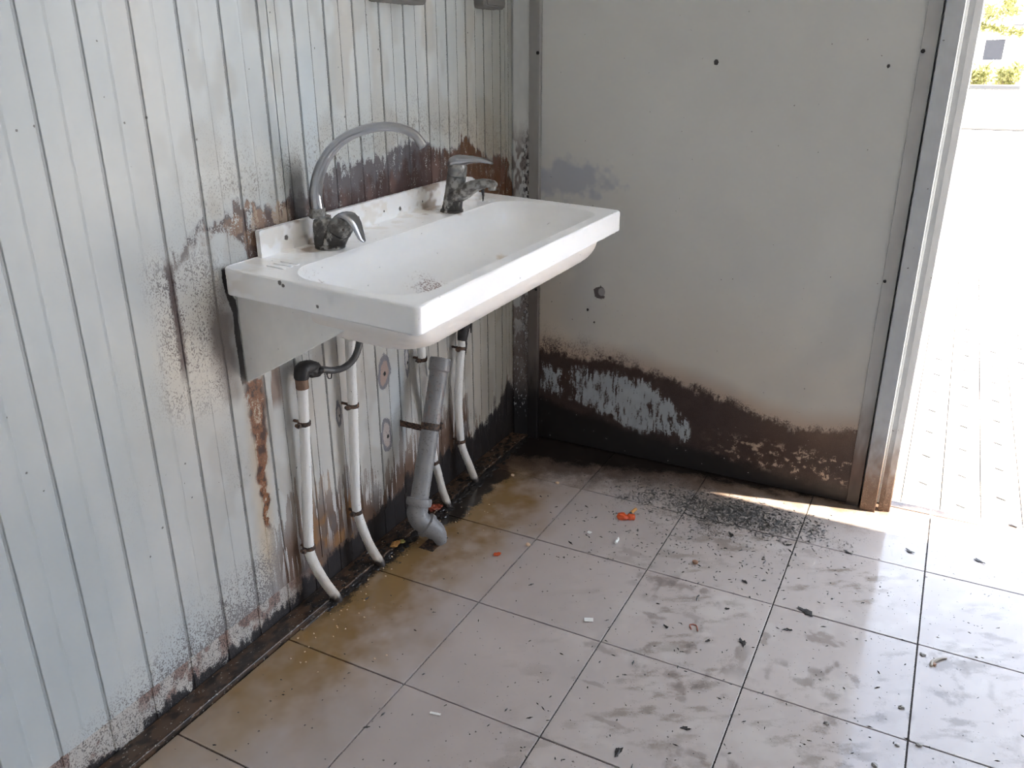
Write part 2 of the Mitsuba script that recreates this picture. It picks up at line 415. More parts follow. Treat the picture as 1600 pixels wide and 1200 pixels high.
def rough_floor(p, n, uv):
    x, y = p.x, p.y
    return dr.clip(.018 + .13 * fbm(x * 11, y * 11, 4.0) + .07 * fbm(x * 60, y * 60, 3.0) + .10 * smoothstep(.95, 1.15, y) * smoothstep(1.2, 1.0, x), .03, .5)


def bump_floor(p, n, uv):
    return fbm(p.x * 14, p.y * 14, 2.0) * .6 + fbm(p.x * 90, p.y * 90, 5.0, octaves=2) * .25


def col_channel(p, n, uv):
    k = fbm(p.x * 60, p.y * 40, p.z * 60)
    f = fbm(p.x * 240, p.y * 200, p.z * 240, octaves=2)
    c = mix((.026, .020, .017), (.080, .047, .029), smoothstep(.32, .62, k))
    c = mix(c, (.30, .28, .25), smoothstep(.70, .74, f) * .7)
    return c


def col_sink(p, n, uv):
    k = fbm(p.x * 28, p.y * 28, p.z * 28)
    f = fbm(p.x * 330, p.y * 330, p.z * 330, octaves=3)
    c = mi.Color3f(.88, .88, .88) * (.96 + .06 * k)
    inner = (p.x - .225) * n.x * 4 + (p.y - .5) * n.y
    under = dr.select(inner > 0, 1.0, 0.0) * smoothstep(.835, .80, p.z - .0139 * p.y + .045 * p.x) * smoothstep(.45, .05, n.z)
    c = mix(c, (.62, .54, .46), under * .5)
    ins = smoothstep(.06, .10, p.x) * smoothstep(.36, .33, p.x)
    e = ell(p.x, p.y, .18, .42, .055, .07, 1.0 * (k - .5))
    c = mix(c, (.24, .16, .15), smoothstep(.54, .62, f + .14 * (smoothstep(1.1, .2, e) - .4)) * smoothstep(1.25, .6, e) * .85)
    e2 = ell(p.x, p.y, .16, .10, .10, .06, 1.0 * (k - .5))
    c = mix(c, (.30, .22, .20), smoothstep(.66, .70, f) * smoothstep(1.2, .6, e2) * .7)
    e3 = ell(p.x, p.y, .205, .75, .05, .07, 1.4 * (k - .5))
    c = mix(c, (.55, .43, .30), smoothstep(1.0, .3, e3) * .6)
    for ty in (.235, .735):
        e4 = ell(p.x, p.y, .00, ty, .06, .075, 1.6 * (k - .5))
        c = mix(c, (.26, .17, .10), smoothstep(1.0, .45, e4) * smoothstep(.80, .86, p.z) * .8)
    c = mix(c, (.70, .66, .60), smoothstep(.08, -.03, p.x) * smoothstep(.45, .65, k) * .6)
    c = mix(c, (.08, .07, .065), specks(p.y, p.z - p.x * .9, 55, .025, .06, 2.0) * .7)
    for (mx, my, mz, r) in ((-.037, .174, .918, .006), (-.037, .60, .915, .0055), (-.037, .427, .92, .0035), (-.037, .705, .918, .003), (-.037, .531, .919, .003), (.100, -.004, .876, .005), (.108, -.004, .871, .004), (.188, -.004, .84, .0035), (.415, .072, .871, .0035)):
        q = dr.sqrt(dr.square(p.x - mx) + dr.square(p.y - my) + dr.square(p.z - mz))
        c = mix(c, (.05, .042, .038), smoothstep(1.2, .7, q / r + .5 * (f - .5)) * .9)
    return dr.clip(c, .01, .85)


def col_dirty_chrome(p, n, uv):
    k = fbm(p.x * 75, p.y * 75, p.z * 60, octaves=4) + .07 * (fbm(p.x * 400, p.y * 400, p.z * 400, octaves=2) - .5)
    lowm = smoothstep(.965, .905, p.z)
    c = mix((.36, .35, .33), (.085, .075, .066), smoothstep(.38, .70, k))
    return mix(c, (.030, .027, .024), smoothstep(.40, .60, k + .12 * lowm) * lowm)


def metal_dirty_chrome(p, n, uv):
    k = fbm(p.x * 75, p.y * 75, p.z * 60, octaves=4)
    return dr.clip(.85 - .85 * smoothstep(.40, .62, k + .10 * smoothstep(.97, .90, p.z)), 0, 1)


def col_jamb(p, n, uv):
    k = fbm(p.x * 60, p.y * 60, p.z * 30)
    f = fbm(p.x * 400, p.y * 400, p.z * 300, octaves=3)
    c = mi.Color3f(.46, .475, .49) * (.95 + .1 * k)
    dirt = smoothstep(.30, .04, p.z + .12 * (k - .5))
    c = mix(c, mix((.20, .115, .065), (.085, .045, .026), smoothstep(.14, .02, p.z + .05 * (f - .5))), dirt)
    c = mix(c, (.36, .27, .19), smoothstep(.60, .70, f) * dirt * .6)
    c = mix(c, (.10, .09, .09), specks(p.x * .8 + p.y, p.z, 40, .10, .06, 1.0) * .8)
    return c


def col_channel_post(p, n, uv):
    k = fbm(p.x * 60, p.y * 60, p.z * 14)
    c = mi.Color3f(.40, .395, .385) * (.92 + .16 * k)
    c = mix(c, (.10, .06, .045), smoothstep(.45, .08, p.z + .15 * (k - .5)))
    c = mix(c, (.020, .016, .015), smoothstep(.12, .02, p.z + .06 * (k - .5)))
    return c


def col_corner(p, n, uv):
    k = fbm(p.x * 60, p.y * 60, p.z * 22)
    f = fbm(p.x * 260, p.y * 260, p.z * 90, octaves=2)
    c = mi.Color3f(.44, .45, .44) * (.92 + .14 * k)
    t = smoothstep(1.12, .98, p.z + .1 * (k - .5))
    c = mix(c, (.13, .10, .09), t * smoothstep(.40, .56, k) * .9)
    c = mix(c, (.03, .025, .026), smoothstep(.50, .58, f) * t * smoothstep(-.03, -.005, p.x))
    c = mix(c, (.09, .07, .062), smoothstep(.55, .28, p.z + .1 * (k - .5)) * .85)
    c = mix(c, (.014, .013, .015), smoothstep(.26, .12, p.z + .08 * (k - .5)))
    c = mix(c, (.30, .31, .33), smoothstep(.66, .70, f) * band(p.z, .1, .5, .04) * .8)
    return c


def col_grey_post(p, n, uv):
    k = fbm(p.x * 60, p.y * 60, p.z * 18)
    c = mi.Color3f(.25, .245, .235) * (.92 + .16 * k)
    c = mix(c, (.10, .08, .07), smoothstep(.95, .5, p.z + .2 * (k - .5)) * .85)
    c = mix(c, (.014, .012, .013), smoothstep(.36, .12, p.z + .1 * (k - .5)))
    return c


def col_pipe(p, n, uv):
    k = fbm(p.x * 80, p.y * 80, p.z * 30)
    c = mi.Color3f(.78, .77, .745) * (.93 + .1 * k)
    c = mix(c, (.45, .38, .31), smoothstep(.18, .02, p.z + .12 * (k - .5)) * .7)
    c = mix(c, (.05, .04, .035), smoothstep(.028, .012, p.z + .02 * (k - .5)))
    c = mix(c, (.08, .07, .06), specks(p.y + p.x, p.z, 90, .05, .08, 3.0) * .8)
    return c


def col_drain(p, n, uv):
    k = fbm(p.x * 60, p.y * 60, p.z * 30)
    f = fbm(p.x * 200, p.y * 200, p.z * 200, octaves=2)
    c = mi.Color3f(.225, .222, .225) * (.90 + .2 * k)
    c = mix(c, (.24, .18, .16), smoothstep(.48, .62, k) * band(p.z, .33, .46, .04) * .6)
    c = mix(c, (.10, .09, .085), smoothstep(.66, .74, f) * .4)
    return c


def col_rust(p, n, uv):
    k = fbm(p.x * 150, p.y * 150, p.z * 150)
    return mix((.035, .024, .02), (.115, .062, .038), smoothstep(.4, .65, k))


def col_plaster_out(p, n, uv):
    return mi.Color3f(.80, .79, .76) * (.95 + .08 * fbm(p.x * 2, p.y * 2, p.z * 2))


def col_paver(p, n, uv):
    t = cell_rand(dr.floor(p.x * 9), dr.floor(p.y * 5), 2.0)
    return mi.Color3f(.56, .545, .52) * (.92 + .12 * t) * (.94 + .12 * fbm(p.x * 25, p.y * 25, 1.0))


def col_leaf(p, n, uv):
    k = cell_rand(dr.floor(p.x * 14), dr.floor(p.y * 14), dr.floor(p.z * 14))
    return mix((.22, .23, .08), (.46, .44, .22), k)


def col_plain_wall(p, n, uv):
    return mi.Color3f(.62, .64, .645) * (.94 + .1 * fbm(p.x * 4, p.y * 4, p.z * 4))


def prin(col, rough=.5, **k):
    c = {'type': 'rgb', 'value': list(col)} if isinstance(col, tuple) else proc(col)
    d = {'type': 'principled', 'base_color': c}
    d['roughness'] = rough if not callable(rough) else proc(rough)
    d.update(k)
    return d


def two(b):
    return {'type': 'twosided', 'bsdf': b}


MATS = dict(
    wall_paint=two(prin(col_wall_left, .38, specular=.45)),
    panel_paint=two(prin(col_panel, .42, specular=.4)),
    tile_glaze=two({'type': 'bumpmap', 'scale': .0006, 'tex': proc(bump_floor, eps=2e-3),
                    'bsdf': prin(col_floor, rough_floor, specular=.62)}),
    grout=two(prin((.022, .019, .018), .7)),
    channel_steel=two(prin(col_channel, .30, specular=.5)),
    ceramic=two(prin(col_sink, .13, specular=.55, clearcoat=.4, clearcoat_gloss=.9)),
    chrome=two(prin((.46, .46, .475), .09, metallic=1.0)),
    dirty_chrome=two({'type': 'principled', 'base_color': proc(col_dirty_chrome), 'metallic': proc(metal_dirty_chrome), 'roughness': .30}),
    jamb_paint=two(prin(col_jamb, .36, specular=.5)),
    post_paint=two(prin(col_channel_post, .45)),
    corner_paint=two(prin(col_corner, .45)),
    grey_post_paint=two(prin(col_grey_post, .45)),
    pipe_white=two(prin(col_pipe, .32, specular=.5)),
    pvc_grey=two(prin(col_drain, .30, specular=.5)),
    rusty=two(prin(col_rust, .6)),
    brass_old=two(prin((.20, .125, .085), .5, metallic=.3)),
    black_tape=two(prin((.022, .020, .020), .5)),
    hose_braid=two(prin((.10, .10, .10), .42, metallic=.4)),
    dark_hole=two(prin((.010, .009, .009), .8)),
    box_grey=two(prin((.135, .130, .120), .45)),
    plain_wall=two(prin(col_plain_wall, .5)),
    black_grime=two(prin((.018, .016, .016), .22, specular=.6)),
    crumb_black=two(prin((.022, .020, .019), .5)),
    bean_cream=two(prin((.62, .47, .33), .45)),
    nut_brown=two(prin((.30, .17, .11), .45)),
    scrap_white=two(prin((.72, .72, .70), .6)),
    tomato_shaded=two(prin((.26, .055, .028), .3)),  # tomato red with shade mixed into the colour, for the scrap behind the pipe
    tomato=two(prin((.56, .085, .025), .22, specular=.6)),
    tomato_pale=two(prin((.62, .30, .06), .25, specular=.6)),
    filter_tan=two(prin((.52, .26, .07), .6)),
    rubber_red=two(prin((.36, .15, .11), .5)),
    twig_tan=two(prin((.42, .38, .33), .6)),
    peel_orange=two(prin((.40, .20, .06), .5)),
    peel_yellow=two(prin((.42, .38, .12), .5)),
    joint_sand=two(prin((.12, .115, .11), .8)),
    grip_dark=two(prin((.065, .063, .06), .7)),
    coping_stone=two(prin((.10, .10, .10), .6)),
    stone_grey=two(prin((.22, .21, .20), .3)),
    paver_stone=two(prin(col_paver, .6)),
    plaster=two(prin(col_plaster_out, .7)),
    window_dark=two(prin((.045, .047, .055), .5)),
    leaf={'type': 'principledthin', 'base_color': proc(col_leaf), 'roughness': .5, 'diff_trans': 1.0},
    bark=two(prin((.22, .17, .13), .8)),
)
scene.update(MATS)

# ------------------------------------------------------------------ the setting
XW, YP = -.055, 1.277          # ribbed wall plane, partition plane
YB, XR, ZC = -2.20, 2.64, 2.60

# floor: grout bed and single tiles
fl = struct('floor')
obj('bed', box(-.055, XR, YB, 1.36, -.10, -.004), 'grout', fl)
for j in range(-7, 5):
    for i in range(0, 8):
        x0, x1 = i * TILE + .0017, (i + 1) * TILE - .0017
        y0, y1 = j * TILE + .0017, (j + 1) * TILE - .0017
        if i == 0:
            x0 = .004
        y0, y1 = max(y0, YB), min(y1, 1.36)
        if y1 - y0 < .03:
            continue
        b = .0005
        z = rng.uniform(-.0005, .0005)
        obj('tile', m3m(m3.Manifold.hull_points(np.array([[x0, y0, -.004], [x1, y0, -.004], [x1, y1, -.004], [x0, y1, -.004],
            [x0, y0, z - b], [x1, y0, z - b], [x1, y1, z - b], [x0, y1, z - b],
            [x0 + b, y0 + b, z], [x1 - b, y0 + b, z], [x1 - b, y1 - b, z], [x0 + b, y1 - b, z]]))), 'tile_glaze', fl)


def ribbed(y0, y1, z0, z1, x):
    """ribbed sheet: deep grooves at the pitch, a fine crease half way between"""
    pts = [(y0, 0)]
    k0 = math.ceil((y0 - MAJOR0) / (PITCH / 2) + .08)
    k1 = math.floor((y1 - MAJOR0) / (PITCH / 2) - .08)
    for k in range(k0, k1 + 1):
        c = MAJOR0 + k * PITCH / 2
        if k % 2 == 0:
            pts += [(c - .0042, 0), (c - .0022, -.0024), (c + .0022, -.0024), (c + .0042, 0)]
        else:
            pts += [(c - .0060, 0), (c - .0004, .0007), (c + .0003, 0)] if y1 < .3 else [(c - .0012, 0), (c - .0002, -.0008), (c + .0002, -.0008), (c + .0012, 0)]
    pts += [(y1, 0)]
    poly = [(x + d, y) for y, d in pts] + [(x - .04, y1), (x - .04, y0)]
    return prism(poly, z0, z1)


wl = struct('wall_left')
edges = [-2.20, -1.805, -.800, .205, 1.212, 1.272]
for a, b in zip(edges[:-1], edges[1:]):
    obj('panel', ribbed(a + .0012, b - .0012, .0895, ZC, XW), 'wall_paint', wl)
    obj('foot_strip', ribbed(a + .0004, b - .0004, -.02, .0850, XW - .0060), 'wall_paint', wl)
obj('core', box(-.12, XW - .030, YB - .05, YP + .05, -.1, ZC), 'grout', wl)

# steel channel along the foot of the wall
bl = struct('baseboard_left', 'black rusted steel channel along the foot of the ribbed wall')
obj('channel', prism([(-.0595, 0), (0.0025, 0), (0.0025, .3)], 0, .1) if 0 else box(-.0598, -.004, YB, YP, -.004, .0065, .001), 'channel_steel', bl)
obj('lip', box(-.0042, .0012, YB, .155, -.004, .0125, .0015), 'channel_steel', bl)
obj('lip', box(-.0042, .0010, .215, .70, -.004, .0085, .0015), 'channel_steel', bl)
obj('lip', box(-.0042, .0010, .74, YP, -.004, .0085, .0015), 'channel_steel', bl)
g = box(-.004, .012, .04, .20, -.003, .004, .001)
obj('lip', g, 'channel_steel', bl)
ms = []
for k in range(420):
    y = rng.uniform(.12, 1.26)
    x = rng.normal(.006, .008) + (.018 * rng.random() if .6 < y < 1.0 else 0)
    ms.append(lump(rng.uniform(.003, .008), (x, y, rng.uniform(0, .003)), k % 17, (1.0, 1.5, .45), 1))
for k in range(160):
    ms.append(lump(rng.uniform(.002, .006), (rng.uniform(-.05, -.006), rng.uniform(.1, 1.26), .0065), k % 17, (1.0, 1.3, .4), 1))
tag(obj('grime', cat(ms), 'black_grime', None, 30), 'black slimy grime caked along the wall channel', 'grime', None, 'stuff')

# end wall: white partition, corner post, channel post, upper part over the door, right part
wb = struct('wall_back')
obj('panel', box(.040, 1.088, YP, YP + .05, .004, ZC), 'panel_paint', wb)
obj('panel', box(-.12, 1.21, YP + .05, YP + .06, -.1, ZC), 'plain_wall', wb)
obj('header', box(1.207, XR + .06, 1.262, 1.285, 2.36, ZC), 'plain_wall', wb)
tc = struct('trim_1', 'white painted corner strip, flaking, between ribbed wall and partition')
obj('strip', prism([(-.0549, 1.258), (-.047, 1.2545), (.0015, 1.2675), (.0015, 1.30), (-.0549, 1.30)], -.004, ZC), 'corner_paint', tc)
tp = struct('trim_2', 'dark grey vertical flat bar at the left edge of the partition')
obj('bar', box(.0025, .0388, YP - .0145, YP + .03, -.004, ZC, .0015), 'grey_post_paint', tp)


def screw(at, axis, r, parent, mat='dark_hole'):
    a = np.array(axis, float)
    g = lathe([(r * .2, -.002), (r, -.002), (r, .0008), (r * .75, .0018), (r * .35, .0022)], 14, axis, at)
    obj('screw', g, mat, parent, 40)


screw((.0325, YP - .0145, 1.287), (0, -1, 0), .0052, tp)
screw((.0325, YP - .0145, .55), (0, -1, 0), .0045, tp)

d1 = struct('door_1')
obj('channel_post', prism([(1.086, YP - .004), (1.087, YP - .005), (1.1205, YP - .004), (1.1215, YP - .002), (1.1215, YP + .04), (1.086, YP + .04)], 0, ZC), 'post_paint', d1)
jp = [(1.1262, 1.266), (1.1275, 1.2590), (1.168, 1.2580), (1.1695, 1.2595), (1.1695, 1.268)]
obj('jamb', prism(jp + [(1.1695, 1.325), (1.1262, 1.325)], -.002, ZC), 'jamb_paint', d1)
lp = [(1.1765, 1.2765), (1.1775, 1.2755), (1.190, 1.2745), (1.2065, 1.2800), (1.209, 1.2840), (1.209, 1.30), (1.1765, 1.30)]
leafz = .0005
obj('leaf_edge', prism(lp, leafz, ZC), 'jamb_paint', d1, label='narrow beaded edge strip of the doorway, dirt brown at its foot')
screw((1.0925, YP - .0075, 1.287), (0, -1, 0), .0050, d1)
screw((1.0925, YP - .0075, .70), (0, -1, 0), .0042, d1)
obj('jamb', box(XR - .05, XR, 1.262, 1.30, -.002, 2.36, .003), 'jamb_paint', d1)

wr = struct('wall_right')
obj('sheet', box(XR, XR + .06, YB - .05, 1.30, -.1, ZC), 'plain_wall', wr)
wf = struct('wall_front')
obj('sheet', box(-.12, XR + .06, YB - .06, YB, -.1, ZC), 'plain_wall', wf)
ce = struct('ceiling')
obj('sheet', box(-.12, XR + .06, YB - .06, 1.33, ZC, ZC + .06), 'plain_wall', ce)

# grey boxes at the top of the ribbed wall
for (y0, y1, z0, lab) in ((.540, .737, 1.397, 'wide grey box fixed high on the ribbed wall above the long curved spout'),
                          (1.032, 1.153, 1.403, 'narrower grey box high on the ribbed wall near the corner')):
    w = thing('wall_box', lab, 'wall box', 'grey boxes high on the ribbed wall')
    r = [rrect(z0, z0 + .085, y0, y1, .012, 0), rrect(z0, z0 + .085, y0, y1, .012, .030), rrect(z0 + .004, z0 + .081, y0 + .004, y1 - .004, .010, .036)]
    R = [np.c_[XW + q[:, 2], q[:, 1], q[:, 0]] for q in r]
    obj('body', loft(R), 'box_grey', w, 30)
    r = [rrect(z0 + .008, z0 + .077, y0 + .008, y1 - .008, .008, .035), rrect(z0 + .009, z0 + .076, y0 + .009, y1 - .009, .008, .039)]
    obj('cover', loft([np.c_[XW + q[:, 2], q[:, 1], q[:, 0]] for q in r]), 'box_grey', w, 30)

# ------------------------------------------------------------------ wash basin
sk = thing('wash_basin', 'long white ceramic trough basin with splash back hung on the ribbed wall', 'sink')


def tilt(g):
    v = g.vertices
    v[:, 2] += .890 - .045 * (v[:, 0] + .055) + .0139 * v[:, 1]
    g.vertices = v
    return g


X0, X1, Y0, Y1 = -.049, .415, -.004, 1.010
slab = [rrect(X0, X1 - .003, Y0 + .003, Y1 - .003, .013, -.056), rrect(X0, X1 - .0006, Y0 + .0006, Y1 - .0006, .014, -.0545), rrect(X0, X1, Y0, Y1, .014, -.052)]
for a in (0, 30, 60, 90):
    e = .0055 * (1 - math.cos(math.radians(a)))
    slab.append(rrect(X0, X1 - e, Y0 + e, Y1 - e, .014, -.0055 + .0055 * math.sin(math.radians(a))))
slab.append(rrect(X0, X1 - .012, Y0 + .012, Y1 - .012, .012, -.0018))
slab = tm(loft(slab))
bowl_o = []
for a in np.linspace(0, 90, 9):
    r_ = .055
    e = r_ * (1 - math.cos(math.radians(a))) + .012 * a / 90
    bowl_o.append(rrect(.085 + e, .378 - e, .028 + e * 1.7, .985 - e * 1.7, .075, -.085 - r_ * math.sin(math.radians(a)), 10))
bowl_o = [rrect(.085, .382, .024, .989, .075, -.045, 10)] + bowl_o
bowl = tm(loft(bowl_o))
cav = [rrect(.066, .384, .022, .976, .090, .01, 12), rrect(.070, .380, .026, .972, .088, -.002, 12), rrect(.0745, .3755, .0305, .9675, .085, -.0052, 12),
       rrect(.082, .369, .038, .960, .080, -.016, 12)]
for a in np.linspace(0, 90, 8):
    e = 1 - math.cos(math.radians(a))
    cav.append(rrect(.092 + .150 * e, .364 - .035 * e, .052 + .15 * e, .948 - .15 * e, .078 - .036 * e, -.030 - .090 * math.sin(math.radians(a)), 12))
cavity = tm(loft(cav))
drainhole = tm(lathe([(.021, -.2), (.021, 0)], 20, at=(.215, .60, 0)))
body = m3m((slab + bowl) - cavity - drainhole)
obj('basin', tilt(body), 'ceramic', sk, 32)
# splash back: long low plate, its right end sweeping down
prof = [(.098, -.006), (.098, .055)] + [(.93 + .12 * t, .055 - .057 * (1 - math.sqrt(max(0, 1 - t ** 2))) if t < .999 else -.004) for t in np.linspace(0, 1, 9)]
prof = [(.096, -.006), (.096, .052), (.099, .055), (.90, .055), (.94, .053), (.97, .047), (.995, .036), (1.006, .020), (1.008, -.006)]
g = trimesh.creation.extrude_polygon(Polygon(prof), .011, engine='earcut')
v = g.vertices.copy()
g.vertices = np.c_[-.0475 + v[:, 2], v[:, 0], v[:, 1]]
obj('splash_back', tilt(g), 'ceramic', sk, label='low upright splash back along the rear of the basin')
# moulded soap ridges on the deck
for cy in (.055, .90):
    for k in range(3):
        g = box(.012, .058, cy + .020 * k, cy + .020 * k + .009, -.004, .0006, .0010)
        obj('soap_ridge', tilt(g), 'ceramic', sk)
# waste
g = lathe([(.030, -.150), (.030, -.142), (.024, -.141), (.024, -.12), (.010, -.119)], 20, at=(.215, .60, 0))
obj('waste', tilt(g), 'brass_old', sk, 30)
g = tube([(.20 + .027 * math.cos(a), .735 + .03 * math.sin(a), .668 + .012 * math.cos(a)) for a in np.linspace(0, 2 * np.pi, 28)], .004, 8)
obj('waste_ring', g, 'brass_old', sk, 40, label='rusty ring hanging below the basin')
g = lathe([(.022, .68), (.022, .70), (.030, .705), (.030, .752)], 18, at=(.20, .735, 0))
obj('waste_nut', g, 'brass_old', sk, 30)
# brackets: triangular plates
for y, in ((.030,), (.978,)):
    tri = np.array([(-.0535, .632), (-.0535, .846), (.242, .838), (.242, .800)])
    if y > .5:
        tri = tri + [0, .012]
    g = trimesh.creation.extrude_polygon(Polygon(tri), .004, engine='earcut')
    v = g.vertices.copy()
    plate = trimesh.Trimesh(np.c_[v[:, 0], y + v[:, 2], v[:, 1]], g.faces[:, ::-1], process=False)
    plate.fix_normals()
    a, b = np.array([-.0535, tri[0, 1]]), np.array([.242, tri[3, 1]])
    fl_ = trimesh.creation.box(extents=[np.linalg.norm(b - a), .024, .003])
    ang = math.atan2(b[1] - a[1], b[0] - a[0])
    fl_.apply_transform(trimesh.transformations.rotation_matrix(-ang, [0, 1, 0]))
    fl_.apply_translation([(a + b)[0] / 2, y + .012, (a + b)[1] / 2 + .0015])
    br = obj('bracket', plate, 'pipe_white', sk, label='white triangular side bracket')
    obj('flange', fl_, 'pipe_white', br)

# ------------------------------------------------------------------ mixer taps
SINKZ = lambda x, y: .890 - .045 * (x + .055) + .0139 * y


def tap_with_swan_neck():
    t = thing('mixer_tap', 'grimy mixer tap with tall curved chrome swan neck spout on left of basin', 'tap')
    bx, by = .012, .248
    z = SINKZ(bx, by)
    obj('base', lathe([(.033, z - .002), (.033, z + .004), (.029, z + .007)], 28, at=(bx + .008, by, 0)), 'dirty_chrome', t, 35)
    obj('body', lathe([(.024, z + .004), (.0235, z + .045), (.021, z + .056), (.0175, z + .060), (.0175, z + .066)], 26, at=(bx - .006, by, 0)), 'dirty_chrome', t, 35)
    ax = np.array([.55, .06, .83])
    cb = np.array([bx + .012, by + .002, z + .004])
    obj('cartridge', lathe([(.026, -.004), (.0255, .026), (.0245, .034)], 26, ax, cb), 'dirty_chrome', t, 35)
    obj('cap', lathe([(.0245, .0355), (.0258, .038), (.0258, .052), (.024, .062), (.019, .071), (.010, .0765), (.003, .078)], 26, ax, cb), 'dirty_chrome', t, 40)
    a = cb + ax / np.linalg.norm(ax) * .070
    lv = catmull([a + (-.020, -.002, -.002), a + (-.006, 0, .007), a + (.010, .002, .006), a + (.022, .004, -.006), a + (.029, .005, -.022), a + (.036, .006, -.040), a + (.042, .007, -.047)], 6)
    obj('lever', tube(lv, [.014, .021, .024, .022, .018, .013, .006], 18, flat=.36, side=(-.1, 1, 0)), 'chrome', t, 50)
    obj('lever_screw', lathe([(.004, 0), (.004, .003), (.002, .0035)], 12, (.7, -.6, -.1), cb + ax / np.linalg.norm(ax) * .05 + np.array([.0165, -.015, -.002])), 'rusty', t, 40)
    P = [(-.006, 0, z + .060), (-.0065, 0, .975), (-.0065, 0, 1.005), (.006, .003, 1.048), (.030, .007, 1.086), (.066, .014, 1.117), (.108, .024, 1.136), (.155, .034, 1.145),
         (.196, .043, 1.142), (.224, .049, 1.130), (.238, .052, 1.112)]
    P = [(bx + a - .0 * i, by + b, c) for i, (a, b, c) in enumerate(P)]
    P = [(p[0] - .012 if i else p[0], p[1] - .002, p[2]) for i, p in enumerate(P)]
    P[0] = (P[1][0], P[1][1], P[0][2])
    path = catmull(P, 8)
    sp = obj('spout', tube(path, [.0155, .0150, .0142, .0130, .0117, .0106, .0099, .0094, .0091, .0090, .0089], 22), 'chrome', t, 50, label='tall curved chrome swan neck spout')
    e, d = path[-1], path[-1] - path[-2]
    d /= np.linalg.norm(d)
    obj('nozzle', lathe([(.0094, -.012), (.0102, -.010), (.0102, .006), (.008, .007)], 20, d, e), 'chrome', sp, 35)
    obj('collar', lathe([(.0185, z + .062), (.0190, z + .064), (.0190, z + .070), (.0175, z + .074), (.0180, z + .082)], 24, at=(P[0][0], P[0][1], 0)), 'dirty_chrome', sp, 35)


def tap_with_short_spout():
    t = thing('mixer_tap', 'short corroded single lever mixer tap at the far end of basin', 'tap')
    bx, by = .040, .728
    z = SINKZ(bx, by)
    obj('base', lathe([(.031, z - .002), (.031, z + .003), (.027, z + .006)], 28, at=(bx, by, 0)), 'dirty_chrome', t, 35)
    ax = np.array([.20, 0, 1.0])
    ax /= np.linalg.norm(ax)
    cb = np.array([bx, by, z])
    obj('body', lathe([(.0275, 0), (.0255, .03), (.0250, .060), (.0255, .088), (.0245, .094)], 26, ax, cb), 'dirty_chrome', t, 40)
    obj('cap', lathe([(.0245, .0955), (.0255, .098), (.0250, .113), (.022, .124), (.015, .131), (.005, .134)], 26, ax, cb), 'dirty_chrome', t, 40)
    a = cb + ax * .118
    lv = catmull([a + (-.022, 0, .000), a + (-.008, 0, .012), a + (.015, 0, .017), a + (.045, 0, .020), a + (.075, 0, .019), a + (.102, 0, .013)], 6)
    obj('lever', tube(lv, [.016, .024, .023, .017, .012, .009, .004], 16, flat=.66, side=(0, 1, 0)), 'chrome', t, 50)
    b = cb + ax * .040
    s_ = catmull([b + (-.005, 0, -.004), b + (.030, 0, .012), b + (.060, 0, .028), b + (.092, 0, .038), b + (.118, 0, .039), b + (.130, 0, .036)], 6)
    sp = obj('spout', tube(s_, [.030, .029, .025, .020, .0155, .012, .006], 18, flat=.72, side=(0, 1, 0)), 'dirty_chrome', t, 50)
    e = b + np.array([.117, 0, .026])
    obj('nozzle', lathe([(.009, -.004), (.010, -.002), (.010, .010)], 16, at=e), 'dirty_chrome', sp, 35)
    obj('chain', tube([e + (-.032, .004, -.002), e + (-.030, .004, -.018), e + (-.031, .004, -.034)], [.0045, .003, .0012], 8), 'black_tape', sp, 50, label='black drip of grime hanging under the spout')


tap_with_swan_neck()
tap_with_short_spout()

# ------------------------------------------------------------------ supply pipes
GP = 'white supply pipes clamped along the ribbed wall'


def pipe(lab, pts, r, clamps):
    t = thing('water_pipe', lab, 'pipe', GP)
    path = catmull(pts, 10)
    obj('tube', tube(path, r, 18), 'pipe_white', t, 60)
    for h in clamps:
        i = int(np.argmin(abs(path[:, 2] - h)))
        c = path[i]
        d = path[max(i - 1, 0)] - path[min(i + 1, len(path) - 1)]
        d /= np.linalg.norm(d)
        ring = lathe([(r + .0002, -.005), (r + .0028, -.0048), (r + .0032, 0), (r + .0028, .0048), (r + .0002, .005)], 22, d, c)
        c2 = (c[0] + XW) / 2
        stud = lathe([(.0035, 0), (.0035, max(.004, c[0] - r - XW + .002))], 10, (1, 0, 0), (XW - .001, c[1], c[2]))
        ear = box(c[0] - .004, c[0] + .004, c[1] - r - .012, c[1] - r + .001, c[2] - .0055, c[2] + .0055, .0015)
        nut = lathe([(.0045, -.007), (.0045, .007)], 6, (1, 0, 0), (c[0], c[1] - r - .008, c[2]))
        k = obj('clamp', cat(ring, stud, ear), 'rusty', t, 35, label='rusty pipe clamp')
        obj('bolt', nut, 'rusty', k)
    return t


